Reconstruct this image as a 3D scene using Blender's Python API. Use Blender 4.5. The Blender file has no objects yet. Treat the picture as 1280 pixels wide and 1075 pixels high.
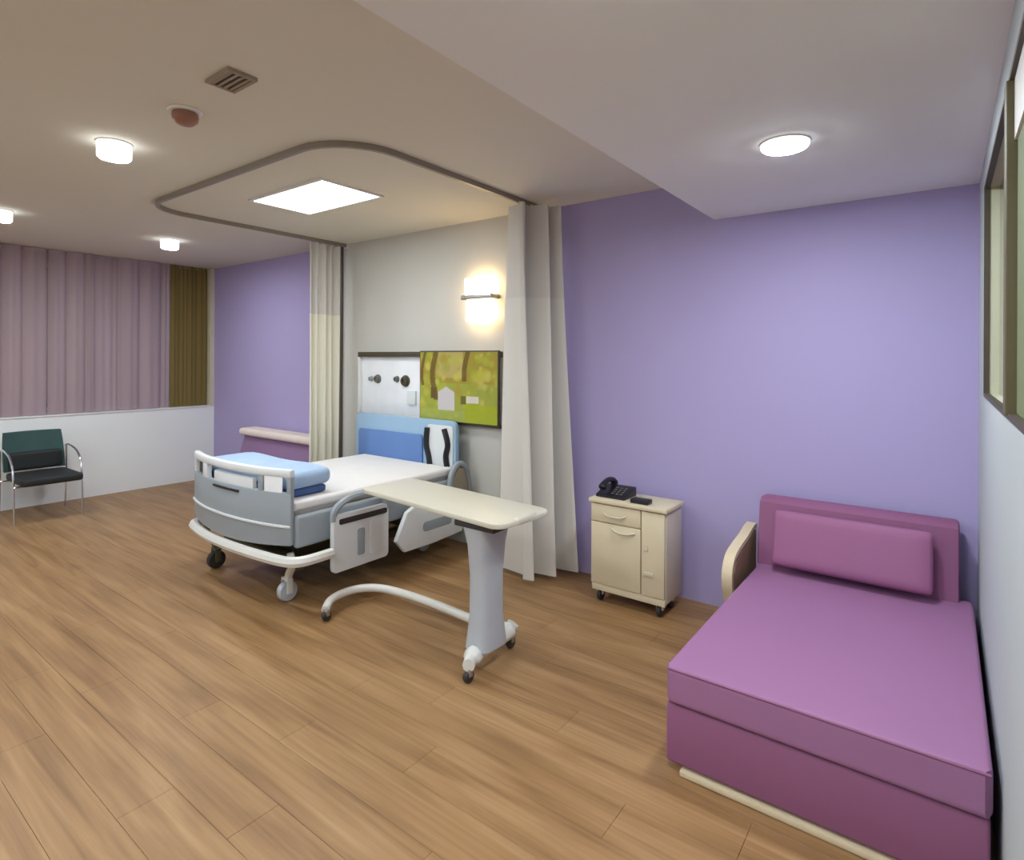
import bpy, bmesh, math, random
from mathutils import Vector, Matrix
random.seed(7)
SC = bpy.context.scene
COL = SC.collection
PI = math.pi

# ------------------------------------------------------------------ camera, world, exposure
cam_d = bpy.data.cameras.new('camera')
cam_d.sensor_fit = 'HORIZONTAL'
cam_d.sensor_width = 36.0
cam_d.lens = 724.06 / 1280 * 36.0
cam_d.shift_y = -(537.5 - 447.68) / 1280
cam_d.clip_start = 0.02
cam = bpy.data.objects.new('camera', cam_d)
COL.objects.link(cam)
YAW, ROLL, CAM_H = 0.642, 0.0044, 1.5124
cam.matrix_world = (Matrix.Translation((0, 0, CAM_H)) @ Matrix.Rotation(YAW, 4, 'Z')
                    @ Matrix.Rotation(PI / 2, 4, 'X') @ Matrix.Rotation(ROLL, 4, 'Z'))
SC.camera = cam

world = bpy.data.worlds.new('world')
SC.world = world
world.use_nodes = True
world.node_tree.nodes['Background'].inputs['Color'].default_value = (0.02, 0.022, 0.03, 1)
world.node_tree.nodes['Background'].inputs['Strength'].default_value = 1.0

vs = SC.view_settings
vs.view_transform = 'Standard'
vs.look = 'None'
vs.gamma = 1.0
vs.use_curve_mapping = False
vs.exposure = 2.18
SC.cycles.use_denoising = True
SC.cycles.max_bounces = 12
SC.cycles.diffuse_bounces = 8
SC.cycles.sample_clamp_indirect = 6.0

LAMP_DOWN = 74.0      # radiance of the round ceiling lamps
LAMP_PANEL = 3.6     # radiance of the ceiling panel over the bed
LAMP_WALL = 2.1      # radiance of the two glass shades of the wall lamp

# ------------------------------------------------------------------ helpers
def lin(c):
    c = c / 255.0
    return c / 12.92 if c <= 0.04045 else ((c + 0.055) / 1.055) ** 2.4

def rgb(r, g, b):
    return (lin(r), lin(g), lin(b), 1.0)

def mat(name, color, rough=0.5, metal=0.0, var=0.04, scale=(6, 6, 6), bump=0.0, bscale=60.0,
        emit=None, sheen=0.0, spec=0.5, obvar=0.0):
    m = bpy.data.materials.new(name)
    m.use_nodes = True
    nt = m.node_tree
    N, Lk = nt.nodes, nt.links
    p = N['Principled BSDF']
    p.inputs['Roughness'].default_value = rough
    p.inputs['Metallic'].default_value = metal
    p.inputs['Specular IOR Level'].default_value = spec
    if sheen:
        p.inputs['Sheen Weight'].default_value = sheen
    tc = N.new('ShaderNodeTexCoord')
    mp = N.new('ShaderNodeMapping')
    mp.inputs['Scale'].default_value = scale
    Lk.new(tc.outputs['Object'], mp.inputs['Vector'])
    nz = N.new('ShaderNodeTexNoise')
    nz.inputs['Scale'].default_value = 1.0
    nz.inputs['Detail'].default_value = 4.0
    Lk.new(mp.outputs['Vector'], nz.inputs['Vector'])
    mr = N.new('ShaderNodeMapRange')
    mr.inputs['From Min'].default_value = 0.25
    mr.inputs['From Max'].default_value = 0.75
    mr.inputs['To Min'].default_value = 1.0 - var
    mr.inputs['To Max'].default_value = 1.0 + var
    Lk.new(nz.outputs['Fac'], mr.inputs['Value'])
    hsv = N.new('ShaderNodeHueSaturation')
    hsv.inputs['Color'].default_value = color
    if obvar:
        oi = N.new('ShaderNodeObjectInfo')
        m2 = N.new('ShaderNodeMapRange')
        m2.inputs['To Min'].default_value = 1 - obvar
        m2.inputs['To Max'].default_value = 1 + obvar
        Lk.new(oi.outputs['Random'], m2.inputs['Value'])
        mu = N.new('ShaderNodeMath'); mu.operation = 'MULTIPLY'
        Lk.new(mr.outputs['Result'], mu.inputs[0]); Lk.new(m2.outputs['Result'], mu.inputs[1])
        Lk.new(mu.outputs[0], hsv.inputs['Value'])
    else:
        Lk.new(mr.outputs['Result'], hsv.inputs['Value'])
    Lk.new(hsv.outputs['Color'], p.inputs['Base Color'])
    if bump:
        n2 = N.new('ShaderNodeTexNoise')
        n2.inputs['Scale'].default_value = bscale
        n2.inputs['Detail'].default_value = 3.0
        Lk.new(tc.outputs['Object'], n2.inputs['Vector'])
        b = N.new('ShaderNodeBump')
        b.inputs['Strength'].default_value = bump
        b.inputs['Distance'].default_value = 0.01
        Lk.new(n2.outputs['Fac'], b.inputs['Height'])
        Lk.new(b.outputs['Normal'], p.inputs['Normal'])
    if emit:
        p.inputs['Emission Color'].default_value = emit[0]
        p.inputs['Emission Strength'].default_value = emit[1]
    return m

def plank_material():
    m = bpy.data.materials.new('vinyl_wood_plank')
    m.use_nodes = True
    nt = m.node_tree
    N, Lk = nt.nodes, nt.links
    p = N['Principled BSDF']
    p.inputs['Roughness'].default_value = 0.42
    p.inputs['Specular IOR Level'].default_value = 0.4
    tc = N.new('ShaderNodeTexCoord')
    oi = N.new('ShaderNodeObjectInfo')
    off = N.new('ShaderNodeVectorMath'); off.operation = 'SCALE'
    off.inputs[0].default_value = (0.06, 0.01, 0.0)
    Lk.new(oi.outputs['Random'], off.inputs['Scale'])
    add = N.new('ShaderNodeVectorMath'); add.operation = 'ADD'
    geo = N.new('ShaderNodeNewGeometry'); Lk.new(geo.outputs['Position'], add.inputs[0]); Lk.new(off.outputs['Vector'], add.inputs[1])
    def noise(sx, sy, det, dist=0.0):
        mp = N.new('ShaderNodeMapping'); mp.inputs['Scale'].default_value = (sx, sy, 1)
        Lk.new(add.outputs['Vector'], mp.inputs['Vector'])
        n = N.new('ShaderNodeTexNoise'); n.inputs['Scale'].default_value = 1.0
        n.inputs['Detail'].default_value = det; n.inputs['Distortion'].default_value = dist
        Lk.new(mp.outputs['Vector'], n.inputs['Vector'])
        return n.outputs['Fac']
    broad = noise(1.3, 13, 5, 0.7)
    fine = noise(1.2, 60, 5)
    mix = N.new('ShaderNodeMath'); mix.operation = 'MULTIPLY_ADD'
    mix.inputs[1].default_value = 0.65
    sc = N.new('ShaderNodeMath'); sc.operation = 'MULTIPLY'; sc.inputs[1].default_value = 0.35
    Lk.new(fine, sc.inputs[0]); Lk.new(broad, mix.inputs[0]); Lk.new(sc.outputs[0], mix.inputs[2])
    ov = N.new('ShaderNodeMapRange')
    ov.inputs['To Min'].default_value = -0.022; ov.inputs['To Max'].default_value = 0.022
    Lk.new(oi.outputs['Random'], ov.inputs['Value'])
    ad = N.new('ShaderNodeMath'); ad.operation = 'ADD'
    Lk.new(mix.outputs[0], ad.inputs[0]); Lk.new(ov.outputs['Result'], ad.inputs[1])
    cr = N.new('ShaderNodeValToRGB')
    e = cr.color_ramp.elements
    e[0].position = 0.30; e[0].color = rgb(118, 86, 52)
    e[1].position = 0.70; e[1].color = rgb(171, 136, 96)
    k = cr.color_ramp.elements.new(0.5); k.color = rgb(149, 114, 75)
    Lk.new(ad.outputs[0], cr.inputs['Fac'])
    Lk.new(cr.outputs['Color'], p.inputs['Base Color'])
    b = N.new('ShaderNodeBump'); b.inputs['Strength'].default_value = 0.06; b.inputs['Distance'].default_value = 0.004
    Lk.new(fine, b.inputs['Height']); Lk.new(b.outputs['Normal'], p.inputs['Normal'])
    return m

def root_loc(o):
    while o.parent:
        o = o.parent
    return Vector(o.location)

def obj(name, bm, m, parent=None, smooth=True, mods=None, recalc=True):
    if parent is not None and not parent.get('_local'):
        bmesh.ops.translate(bm, verts=bm.verts, vec=-root_loc(parent))
    if recalc:
        bmesh.ops.recalc_face_normals(bm, faces=bm.faces)
    me = bpy.data.meshes.new(name)
    bm.to_mesh(me); bm.free()
    if smooth:
        me.shade_smooth()
        me.set_sharp_from_angle(angle=math.radians(38))
    if m is not None:
        me.materials.append(m)
    o = bpy.data.objects.new(name, me)
    COL.objects.link(o)
    if parent is not None:
        o.parent = parent
        if parent.get('_local'):
            o['_local'] = 1
    return o

def thing(name, label, cat, loc=(0, 0, 0), rotz=0.0, group=None, local=False):
    o = bpy.data.objects.new(name, None)
    o.empty_display_size = 0.1
    COL.objects.link(o)
    o.location = loc
    o.rotation_euler = (0, 0, rotz)
    tag(o, label, cat, group)
    if local or rotz:
        o['_local'] = 1
    return o

def tag(o, label, cat, group=None):
    o['label'] = label
    o['category'] = cat
    if group:
        o['group'] = group
    return o

def struct(name, bm, m, parent=None, smooth=False):
    o = obj(name, bm, m, parent, smooth)
    if parent is None:
        o['kind'] = 'structure'
    return o

def B():
    return bmesh.new()

def box(bm, lo, hi, bevel=0.0, seg=2):
    lo, hi = Vector(lo), Vector(hi)
    c, s = (lo + hi) / 2, hi - lo
    r = bmesh.ops.create_cube(bm, size=1.0)
    vs_ = r['verts']
    bmesh.ops.scale(bm, vec=s, verts=vs_)
    bmesh.ops.translate(bm, vec=c, verts=vs_)
    if bevel:
        es = list({e for v in vs_ for e in v.link_edges})
        bmesh.ops.bevel(bm, geom=es, offset=bevel, segments=seg, profile=0.5, affect='EDGES')
    return bm

def tube(bm, pts, r, seg=10, closed=False, flat=1.0, cap=True):
    pts = [Vector(p) for p in pts]
    n = len(pts)
    rs = r if isinstance(r, (list, tuple)) else [r] * n
    rings, prev = [], None
    for i, p in enumerate(pts):
        if closed:
            t = pts[(i + 1) % n] - pts[(i - 1) % n]
        else:
            t = pts[min(i + 1, n - 1)] - pts[max(i - 1, 0)]
        t.normalize()
        if prev is None:
            a = Vector((0, 0, 1)) if abs(t.z) < 0.9 else Vector((1, 0, 0))
            u = t.cross(a).normalized()
        else:
            u = (prev - t * prev.dot(t)).normalized()
        prev = u
        w = t.cross(u)
        rings.append([bm.verts.new(p + (u * math.cos(2 * PI * k / seg) + w * math.sin(2 * PI * k / seg) * flat) * rs[i])
                      for k in range(seg)])
    m = n if closed else n - 1
    for i in range(m):
        a, b = rings[i], rings[(i + 1) % n]
        for k in range(seg):
            bm.faces.new((a[k], a[(k + 1) % seg], b[(k + 1) % seg], b[k]))
    if not closed and cap:
        bm.faces.new(rings[0]); bm.faces.new(rings[-1])
    return bm

def smooth_path(pts, n=6):
    P = [Vector(p) for p in pts]
    out = []
    for i in range(len(P) - 1):
        p0, p1, p2, p3 = P[max(i - 1, 0)], P[i], P[i + 1], P[min(i + 2, len(P) - 1)]
        for k in range(n):
            t = k / n
            out.append(0.5 * ((2 * p1) + (p2 - p0) * t + (2 * p0 - 5 * p1 + 4 * p2 - p3) * t * t
                              + (3 * p1 - p0 - 3 * p2 + p3) * t ** 3))
    out.append(P[-1])
    return out

def lathe(bm, prof, c=(0, 0, 0), seg=24, axis='Z'):
    c = Vector(c)
    rings = []
    for r, z in prof:
        ring = []
        for k in range(seg):
            a = 2 * PI * k / seg
            if axis == 'Z':
                v = Vector((r * math.cos(a), r * math.sin(a), z))
            elif axis == 'X':
                v = Vector((z, r * math.cos(a), r * math.sin(a)))
            else:
                v = Vector((r * math.cos(a), z, r * math.sin(a)))
            ring.append(bm.verts.new(c + v))
        rings.append(ring)
    for a, b in zip(rings, rings[1:]):
        for k in range(seg):
            bm.faces.new((a[k], a[(k + 1) % seg], b[(k + 1) % seg], b[k]))
    bm.faces.new(rings[0]); bm.faces.new(rings[-1])
    return bm

def prism(bm, outline, fn, t0, t1, bevel=0.0):
    """outline of 2D points; fn(a, b, t) -> 3D point; extruded from t0 to t1."""
    a = [bm.verts.new(fn(p[0], p[1], t0)) for p in outline]
    b = [bm.verts.new(fn(p[0], p[1], t1)) for p in outline]
    n = len(a)
    f0 = bm.faces.new(a); f1 = bm.faces.new(list(reversed(b)))
    for i in range(n):
        bm.faces.new((a[i], b[i], b[(i + 1) % n], a[(i + 1) % n]))
    if bevel:
        bmesh.ops.recalc_face_normals(bm, faces=bm.faces)
        es = list(f0.edges) + list(f1.edges)
        bmesh.ops.bevel(bm, geom=es, offset=bevel, segments=2, profile=0.5, affect='EDGES')
    return bm

def rounded(x0, x1, y0, y1, r, n=5):
    out = []
    for cx, cy, a0 in ((x1 - r, y1 - r, 0), (x0 + r, y1 - r, 90), (x0 + r, y0 + r, 180), (x1 - r, y0 + r, 270)):
        for k in range(n + 1):
            a = math.radians(a0 + 90 * k / n)
            out.append((cx + r * math.cos(a), cy + r * math.sin(a)))
    return out

def swept_wall(bm, path, z0, z1, thick, bevel=0.0):
    """a curved upright panel: path of (x, y), panel from z0 to z1, thickness outward."""
    P = [Vector((p[0], p[1], 0)) for p in path]
    n = len(P)
    rows = []
    for i, p in enumerate(P):
        t = (P[min(i + 1, n - 1)] - P[max(i - 1, 0)]).normalized()
        nr = Vector((t.y, -t.x, 0)) * thick * 0.5
        za = z0(i / (n - 1)) if callable(z0) else z0
        zb = z1(i / (n - 1)) if callable(z1) else z1
        rows.append([bm.verts.new((p + nr) + Vector((0, 0, za))), bm.verts.new((p + nr) + Vector((0, 0, zb))),
                     bm.verts.new((p - nr) + Vector((0, 0, zb))), bm.verts.new((p - nr) + Vector((0, 0, za)))])
    long_e = []
    for a, b in zip(rows, rows[1:]):
        for k in range(4):
            bm.faces.new((a[k], a[(k + 1) % 4], b[(k + 1) % 4], b[k]))
    bm.faces.new(rows[0]); bm.faces.new(list(reversed(rows[-1])))
    if bevel:
        bmesh.ops.recalc_face_normals(bm, faces=bm.faces)
        es = [e for e in bm.edges if len(e.link_faces) == 2 and e.calc_face_angle(0) > 1.0]
        bmesh.ops.bevel(bm, geom=es, offset=bevel, segments=2, profile=0.5, affect='EDGES')
    return bm

def cushion(bm, lo, hi, r, puff=0.0, nx=10, ny=10):
    """a box with rounded edges and a puffed top/bottom (pillow when puff is large)."""
    lo, hi = Vector(lo), Vector(hi)
    c, h = (lo + hi) / 2, (hi - lo) / 2
    bmesh.ops.create_cube(bm, size=2.0)
    bmesh.ops.bevel(bm, geom=list(bm.edges), offset=0.04, segments=1, affect='EDGES')
    bmesh.ops.subdivide_edges(bm, edges=list(bm.edges), cuts=nx, use_grid_fill=True)
    for v in bm.verts:
        x, y, z = v.co
        p = Vector((x * h.x, y * h.y, z * h.z))
        q = Vector((max(-h.x + r, min(h.x - r, p.x)), max(-h.y + r, min(h.y - r, p.y)), max(-h.z + r, min(h.z - r, p.z))))
        d = p - q
        if d.length > 1e-6:
            p = q + d.normalized() * min(r, d.length if d.length < r else r)
        f = (1 - (p.x / h.x) ** 4) * (1 - (p.y / h.y) ** 4)
        p.z *= 1 + puff * max(0, f)
        v.co = c + p
    return bm

# ------------------------------------------------------------------ materials
M = {}
M['lilac'] = mat('lilac_wall_paint', rgb(173, 163, 205), 0.85, var=0.012, scale=(1.5, 1.5, 1.5), bump=0.03, bscale=180, spec=0.2)
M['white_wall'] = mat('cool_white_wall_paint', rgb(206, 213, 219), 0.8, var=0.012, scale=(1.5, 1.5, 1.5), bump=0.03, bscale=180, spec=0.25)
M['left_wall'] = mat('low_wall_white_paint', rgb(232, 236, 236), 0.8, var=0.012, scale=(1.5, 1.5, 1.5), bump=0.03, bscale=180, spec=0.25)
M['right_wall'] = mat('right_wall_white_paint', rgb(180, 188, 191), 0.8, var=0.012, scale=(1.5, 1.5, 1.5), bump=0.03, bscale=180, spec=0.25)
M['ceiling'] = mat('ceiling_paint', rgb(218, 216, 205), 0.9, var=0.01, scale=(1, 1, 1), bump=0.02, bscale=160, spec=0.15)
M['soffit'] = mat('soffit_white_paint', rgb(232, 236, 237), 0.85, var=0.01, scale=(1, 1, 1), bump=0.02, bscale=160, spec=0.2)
M['headwall'] = mat('headwall_laminate', rgb(200, 199, 193), 0.55, var=0.01)
M['dark_groove'] = mat('dark_channel_metal', rgb(92, 86, 80), 0.5, 0.3)
M['cream'] = mat('cream_paint', rgb(206, 198, 176), 0.5)
M['subfloor'] = mat('floor_joint', rgb(128, 98, 66), 0.8)
M['plank'] = plank_material()
M['mauve'] = mat('mauve_curtain', rgb(164, 146, 152), 0.9, var=0.09, scale=(1, 4.5, .15), bump=0.05, bscale=300, sheen=0.2, spec=0.1)
M['olive'] = mat('olive_curtain', rgb(118, 102, 60), 0.9, var=0.08, scale=(1, 6, .2), sheen=0.1, spec=0.1)
M['privacy'] = mat('cream_curtain', rgb(214, 211, 204), 0.9, var=0.02, scale=(6, 6, .4), sheen=0.1, spec=0.1)
M['privacy_left'] = mat('pale_cream_curtain', rgb(226, 223, 207), 0.9, var=0.02, scale=(6, 6, .4), sheen=0.1, spec=0.1)
M['rail'] = mat('rail_aluminium', rgb(150, 142, 132), 0.4, 0.5)
M['opal'] = mat('opal_lamp', rgb(255, 255, 255), 0.4, emit=((0.915, 0.985, 1.03, 1), LAMP_DOWN))
M['opal_side'] = mat('opal_lamp_side', rgb(255, 255, 255), 0.4, emit=((0.95, 0.98, 1.0, 1), LAMP_DOWN * 0.012))
M['panel_light'] = mat('panel_diffuser', rgb(255, 255, 255), 0.4, emit=((0.93, 0.99, 1.0, 1), LAMP_PANEL))
M['warm_glass'] = mat('warm_lamp_glass', rgb(255, 246, 225), 0.4, emit=((1.0, 0.68, 0.34, 1), LAMP_WALL))
M['white_plastic'] = mat('white_plastic', rgb(226, 226, 222), 0.4)
M['steel'] = mat('brushed_steel', rgb(175, 172, 168), 0.35, 0.8)
M['chrome'] = mat('chrome', rgb(214, 216, 218), 0.18, 1.0, var=0.01)
M['brown_plastic'] = mat('brown_plastic', rgb(150, 108, 88), 0.5)
M['grey_slat'] = mat('vent_grey', rgb(150, 138, 122), 0.6)
M['black'] = mat('black_plastic', rgb(22, 22, 26), 0.4)
M['rubber'] = mat('caster_rubber', rgb(48, 46, 46), 0.6)
M['bed_grey'] = mat('bed_grey_panel', rgb(148, 157, 164), 0.45, var=0.02)
M['bed_pale'] = mat('bed_pale_panel', rgb(218, 222, 224), 0.4, var=0.02)
M['bed_dark'] = mat('bed_underframe', rgb(88, 84, 62), 0.6)
M['bed_white'] = mat('bed_white_enamel', rgb(218, 218, 212), 0.35)
M['mattress'] = mat('mattress_grey_cover', rgb(150, 148, 144), 0.7, var=0.08, scale=(7, 7, 7))
M['sheet'] = mat('white_bed_sheet', rgb(226, 225, 226), 0.85, var=0.02, bump=0.25, bscale=9, sheen=0.1)
M['blue_light'] = mat('light_blue_cotton', rgb(164, 190, 222), 0.85, var=0.06, scale=(9, 9, 9), bump=0.2, bscale=25, sheen=0.1)
M['blue_dark'] = mat('dark_blue_cotton', rgb(66, 90, 140), 0.85, var=0.06)
M['head_light'] = mat('headboard_light_blue', rgb(150, 182, 210), 0.45, var=0.02)
M['head_blue'] = mat('headboard_blue', rgb(96, 130, 188), 0.45, var=0.05, scale=(4, 4, 4))
M['table_top'] = mat('table_laminate', rgb(208, 204, 188), 0.4, var=0.015)
M['table_grey'] = mat('table_grey_metal', rgb(180, 186, 194), 0.4, 0.05)
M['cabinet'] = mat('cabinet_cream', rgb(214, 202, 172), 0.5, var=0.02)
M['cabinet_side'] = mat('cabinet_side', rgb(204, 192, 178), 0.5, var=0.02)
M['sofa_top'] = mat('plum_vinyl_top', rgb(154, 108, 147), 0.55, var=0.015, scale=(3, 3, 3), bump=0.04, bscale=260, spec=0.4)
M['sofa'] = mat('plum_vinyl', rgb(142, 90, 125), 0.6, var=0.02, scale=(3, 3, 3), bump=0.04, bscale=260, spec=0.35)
M['sofa_pillow'] = mat('plum_pillow_cover', rgb(150, 94, 132), 0.7, var=0.03, scale=(4, 4, 4), bump=0.06, bscale=120)
M['pale_wood'] = mat('pale_bent_wood', rgb(216, 200, 168), 0.45, var=0.06, scale=(3, 3, 12))
M['brown_fabric'] = mat('brown_fabric', rgb(140, 112, 92), 0.8)
M['green_fabric'] = mat('dark_green_fabric', rgb(44, 74, 72), 0.75, var=0.08, bump=0.1, bscale=90)
M['black_fabric'] = mat('black_seat_pad', rgb(26, 32, 32), 0.7)
M['mauve_fabric'] = mat('mauve_upholstery', rgb(140, 110, 146), 0.75, var=0.03)
M['cream_cloth'] = mat('cream_cloth', rgb(228, 214, 204), 0.85, var=0.03)
M['window_frame'] = mat('dark_brown_frame', rgb(72, 64, 48), 0.5)
M['olive_frame'] = mat('olive_frame', rgb(92, 84, 56), 0.5)
M['blind'] = mat('green_blind', rgb(112, 122, 88), 0.8, var=0.06, scale=(1, 8, .3))
M['lining'] = mat('window_lining_paint', rgb(190, 190, 164), 0.6)
M['card'] = mat('white_card', rgb(240, 243, 248), 0.7)
M['outlet'] = mat('outlet_grey', rgb(106, 106, 98), 0.5)
g = bpy.data.materials.new('window_glass'); g.use_nodes = True
gp = g.node_tree.nodes['Principled BSDF']
gp.inputs['Transmission Weight'].default_value = 1.0; gp.inputs['Roughness'].default_value = 0.02
gp.inputs['Base Color'].default_value = (0.9, 0.96, 0.92, 1)
M['glass'] = g
nm = mat('curtain_mesh_net', rgb(212, 208, 203), 0.9, var=0.02, spec=0.1)
nt = nm.node_tree
tr = nt.nodes.new('ShaderNodeBsdfTransparent'); mx = nt.nodes.new('ShaderNodeMixShader')
mx.inputs[0].default_value = 0.93
nt.links.new(tr.outputs[0], mx.inputs[1]); nt.links.new(nt.nodes['Principled BSDF'].outputs[0], mx.inputs[2])
nt.links.new(mx.outputs[0], nt.nodes['Material Output'].inputs['Surface'])
M['net'] = nm

# ------------------------------------------------------------------ room shell
D, XL, XR, H, HS, XS = 3.593, -7.363, 0.13, 2.62, 2.368, -1.139
YF, XE, YJ = -2.6, 1.6, 1.15      # wall behind the viewer, entry side wall, where the right wall ends

bm = B(); box(bm, (XL - 0.3, YF, -0.10), (XE, D, -0.012))
floor = struct('floor', bm, M['subfloor'])
# planks run along the back wall, staggered
PW, PL = 0.178, 1.30
cache = {}
def plank(x0, x1, y0, y1, z=0.0):
    key = (round(x1 - x0, 3), round(y1 - y0, 3))
    if key not in cache:
        b = B(); L_, W_ = key
        gp_ = 0.0005
        # bevelled-top plank: 8 verts
        box(b, (-L_ / 2 + gp_, -W_ / 2 + gp_, -0.012), (L_ / 2 - gp_, W_ / 2 - gp_, 0.0))
        top = [e for e in b.edges if all(v.co.z > -0.001 for v in e.verts)]
        bmesh.ops.bevel(b, geom=top, offset=0.0007, segments=1, affect='EDGES')
        me = bpy.data.meshes.new('plank'); b.to_mesh(me); b.free(); me.materials.append(M['plank'])
        cache[key] = me
    o = bpy.data.objects.new('plank', cache[key])
    o.location = ((x0 + x1) / 2, (y0 + y1) / 2, 0)
    o.parent = floor
    COL.objects.link(o)
row, y = 0, D
while y > YF + 0.01:
    y0 = max(y - PW, YF)
    xend = XR if y > YJ else XE
    x = XL - (0.0, 0.55, 0.95, 0.3, 0.72)[row % 5] * PL
    while x < xend - 0.02:
        a, b_ = max(x, XL), min(x + PL, xend)
        if b_ - a > 0.02:
            plank(a, b_, y0, y)
        x += PL
    y = y0; row += 1

bm = B(); box(bm, (XL - 0.3, D, -0.1), (XR + 0.3, D + 0.12, H + 0.1)); struct('wall_back', bm, M['lilac'])
bm = B(); box(bm, (XL - 0.3, YF - 0.12, -0.1), (XE + 0.12, YF, H + 0.1)); struct('wall_front', bm, M['white_wall'])
bm = B(); box(bm, (XE, YF, -0.1), (XE + 0.12, YJ, H + 0.1)); box(bm, (XR + 0.2, YJ, -0.1), (XE + 0.12, YJ + 0.12, H + 0.1)); struct('wall_entry', bm, M['white_wall'])
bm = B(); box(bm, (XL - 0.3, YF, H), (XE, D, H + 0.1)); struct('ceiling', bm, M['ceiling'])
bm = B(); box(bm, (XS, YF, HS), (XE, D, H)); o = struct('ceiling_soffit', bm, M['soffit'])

# left wall: low sill wall, recessed window band behind the curtains
SILL = 0.893
bm = B()
box(bm, (XL - 0.2, YF, -0.1), (XL, D, SILL))
box(bm, (XL - 0.3, YF, SILL), (XL - 0.2, -1.6, H)); box(bm, (XL - 0.3, D - 0.1, SILL), (XL - 0.2, D, H))
box(bm, (XL - 0.3, -1.6, 2.45), (XL - 0.2, D - 0.1, H)); box(bm, (XL - 0.3, -1.6, SILL), (XL - 0.2, D - 0.1, SILL + 0.08))
struct('wall_left', bm, M['left_wall'])
bm = B(); box(bm, (XL - 0.2, D - 0.05, SILL), (XL, D, H)); struct('trim_1', bm, M['cream'])
bm = B(); box(bm, (XL - 0.2, YF, SILL), (XL + 0.012, D - 0.05, SILL + 0.012), 0.004); struct('trim_2', bm, M['left_wall'])
w1 = bpy.data.objects.new('window_1', None); COL.objects.link(w1); w1['kind'] = 'structure'; w1.location = (XL - 0.25, 1.0, SILL)
bm = B()
for y0, y1 in ((-1.6, -1.54), (0.0, 0.06), (1.7, 1.76), (3.43, 3.493)):
    box(bm, (XL - 0.28, y0, SILL + .08), (XL - 0.22, y1, 2.45))
box(bm, (XL - 0.28, -1.6, SILL + .08), (XL - 0.22, 3.493, SILL + .14)); box(bm, (XL - 0.28, -1.6, 2.39), (XL - 0.22, 3.493, 2.45))
obj('window_frame', bm, M['window_frame'], w1, False)
for y0, y1 in ((-1.54, 0.0), (0.06, 1.7), (1.76, 3.43)):
    bm = B(); box(bm, (XL - 0.253, y0, SILL + .14), (XL - 0.247, y1, 2.39)); obj('window_pane', bm, M['glass'], w1, False)

# right wall with a high window
WY0, WY1, WZ0, WZ1, RT = 1.25, 3.06, 1.365, 2.225, 0.20
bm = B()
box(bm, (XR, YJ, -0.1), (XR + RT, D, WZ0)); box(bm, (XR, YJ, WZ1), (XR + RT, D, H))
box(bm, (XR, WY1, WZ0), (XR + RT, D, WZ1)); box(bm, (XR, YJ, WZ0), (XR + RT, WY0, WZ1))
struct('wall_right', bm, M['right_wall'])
w2 = bpy.data.objects.new('window_2', None); COL.objects.link(w2); w2['kind'] = 'structure'; w2.location = (XR + 0.1, 2.2, WZ0)
def ring_yz(bm, x0, x1, y0, y1, z0, z1, w):
    box(bm, (x0, y0, z0), (x1, y1, z0 + w)); box(bm, (x0, y0, z1 - w), (x1, y1, z1))
    box(bm, (x0, y0, z0 + w), (x1, y0 + w, z1 - w)); box(bm, (x0, y1 - w, z0 + w), (x1, y1, z1 - w))
bm = B(); ring_yz(bm, XR - 0.004, XR + 0.014, WY0, WY1, WZ0, WZ1, 0.014); obj('window_trim', bm, M['window_frame'], w2, False)
bm = B(); ring_yz(bm, XR + 0.014, XR + 0.045, WY0, WY1, WZ0, WZ1, 0.010); obj('window_lining', bm, M['lining'], w2, False)
bm = B(); box(bm, (XR - 0.010, 1.90, WZ0 + .01), (XR + 0.020, 1.96, WZ1 - .012), .003); obj('window_mullion', bm, M['olive_frame'], w2, False)
bm = B(); box(bm, (XR + 0.006, WY0 + .014, 2.06), (XR + 0.018, 1.90, WZ1 - .014)); obj('pale_top_panel', bm, M['white_plastic'], w2, False)  # plain pale panel across the top of the near pane
for y0, y1 in ((WY0 + .01, 1.93), (1.93, WY1 - .01)):
    bm = B(); box(bm, (XR + 0.045, y0, WZ0 + .01), (XR + 0.050, y1, WZ1 - .01)); obj('window_pane', bm, M['glass'], w2, False)
bm = B(); box(bm, (XR + 0.012, WY0 + .016, WZ0 + .016), (XR + 0.017, 1.898, 2.058)); obj('window_blind', bm, M['blind'], w2, False)
bm = B(); box(bm, (XR + 0.07, WY0, WZ0), (XR + 0.08, WY1, WZ1)); obj('window_blind', bm, M['blind'], w2, False)

# white headwall panel behind the bed and the dark channel at its edge
HW0, HW1 = -4.752, -2.30
bm = B(); box(bm, (HW0, D - 0.02, 0.0), (HW1, D, H)); struct('wall_panel', bm, M['headwall'])
bm = B(); box(bm, (HW0 - 0.085, D - 0.035, 0.0), (HW0, D, H)); struct('trim_3', bm, M['dark_groove'])

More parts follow.
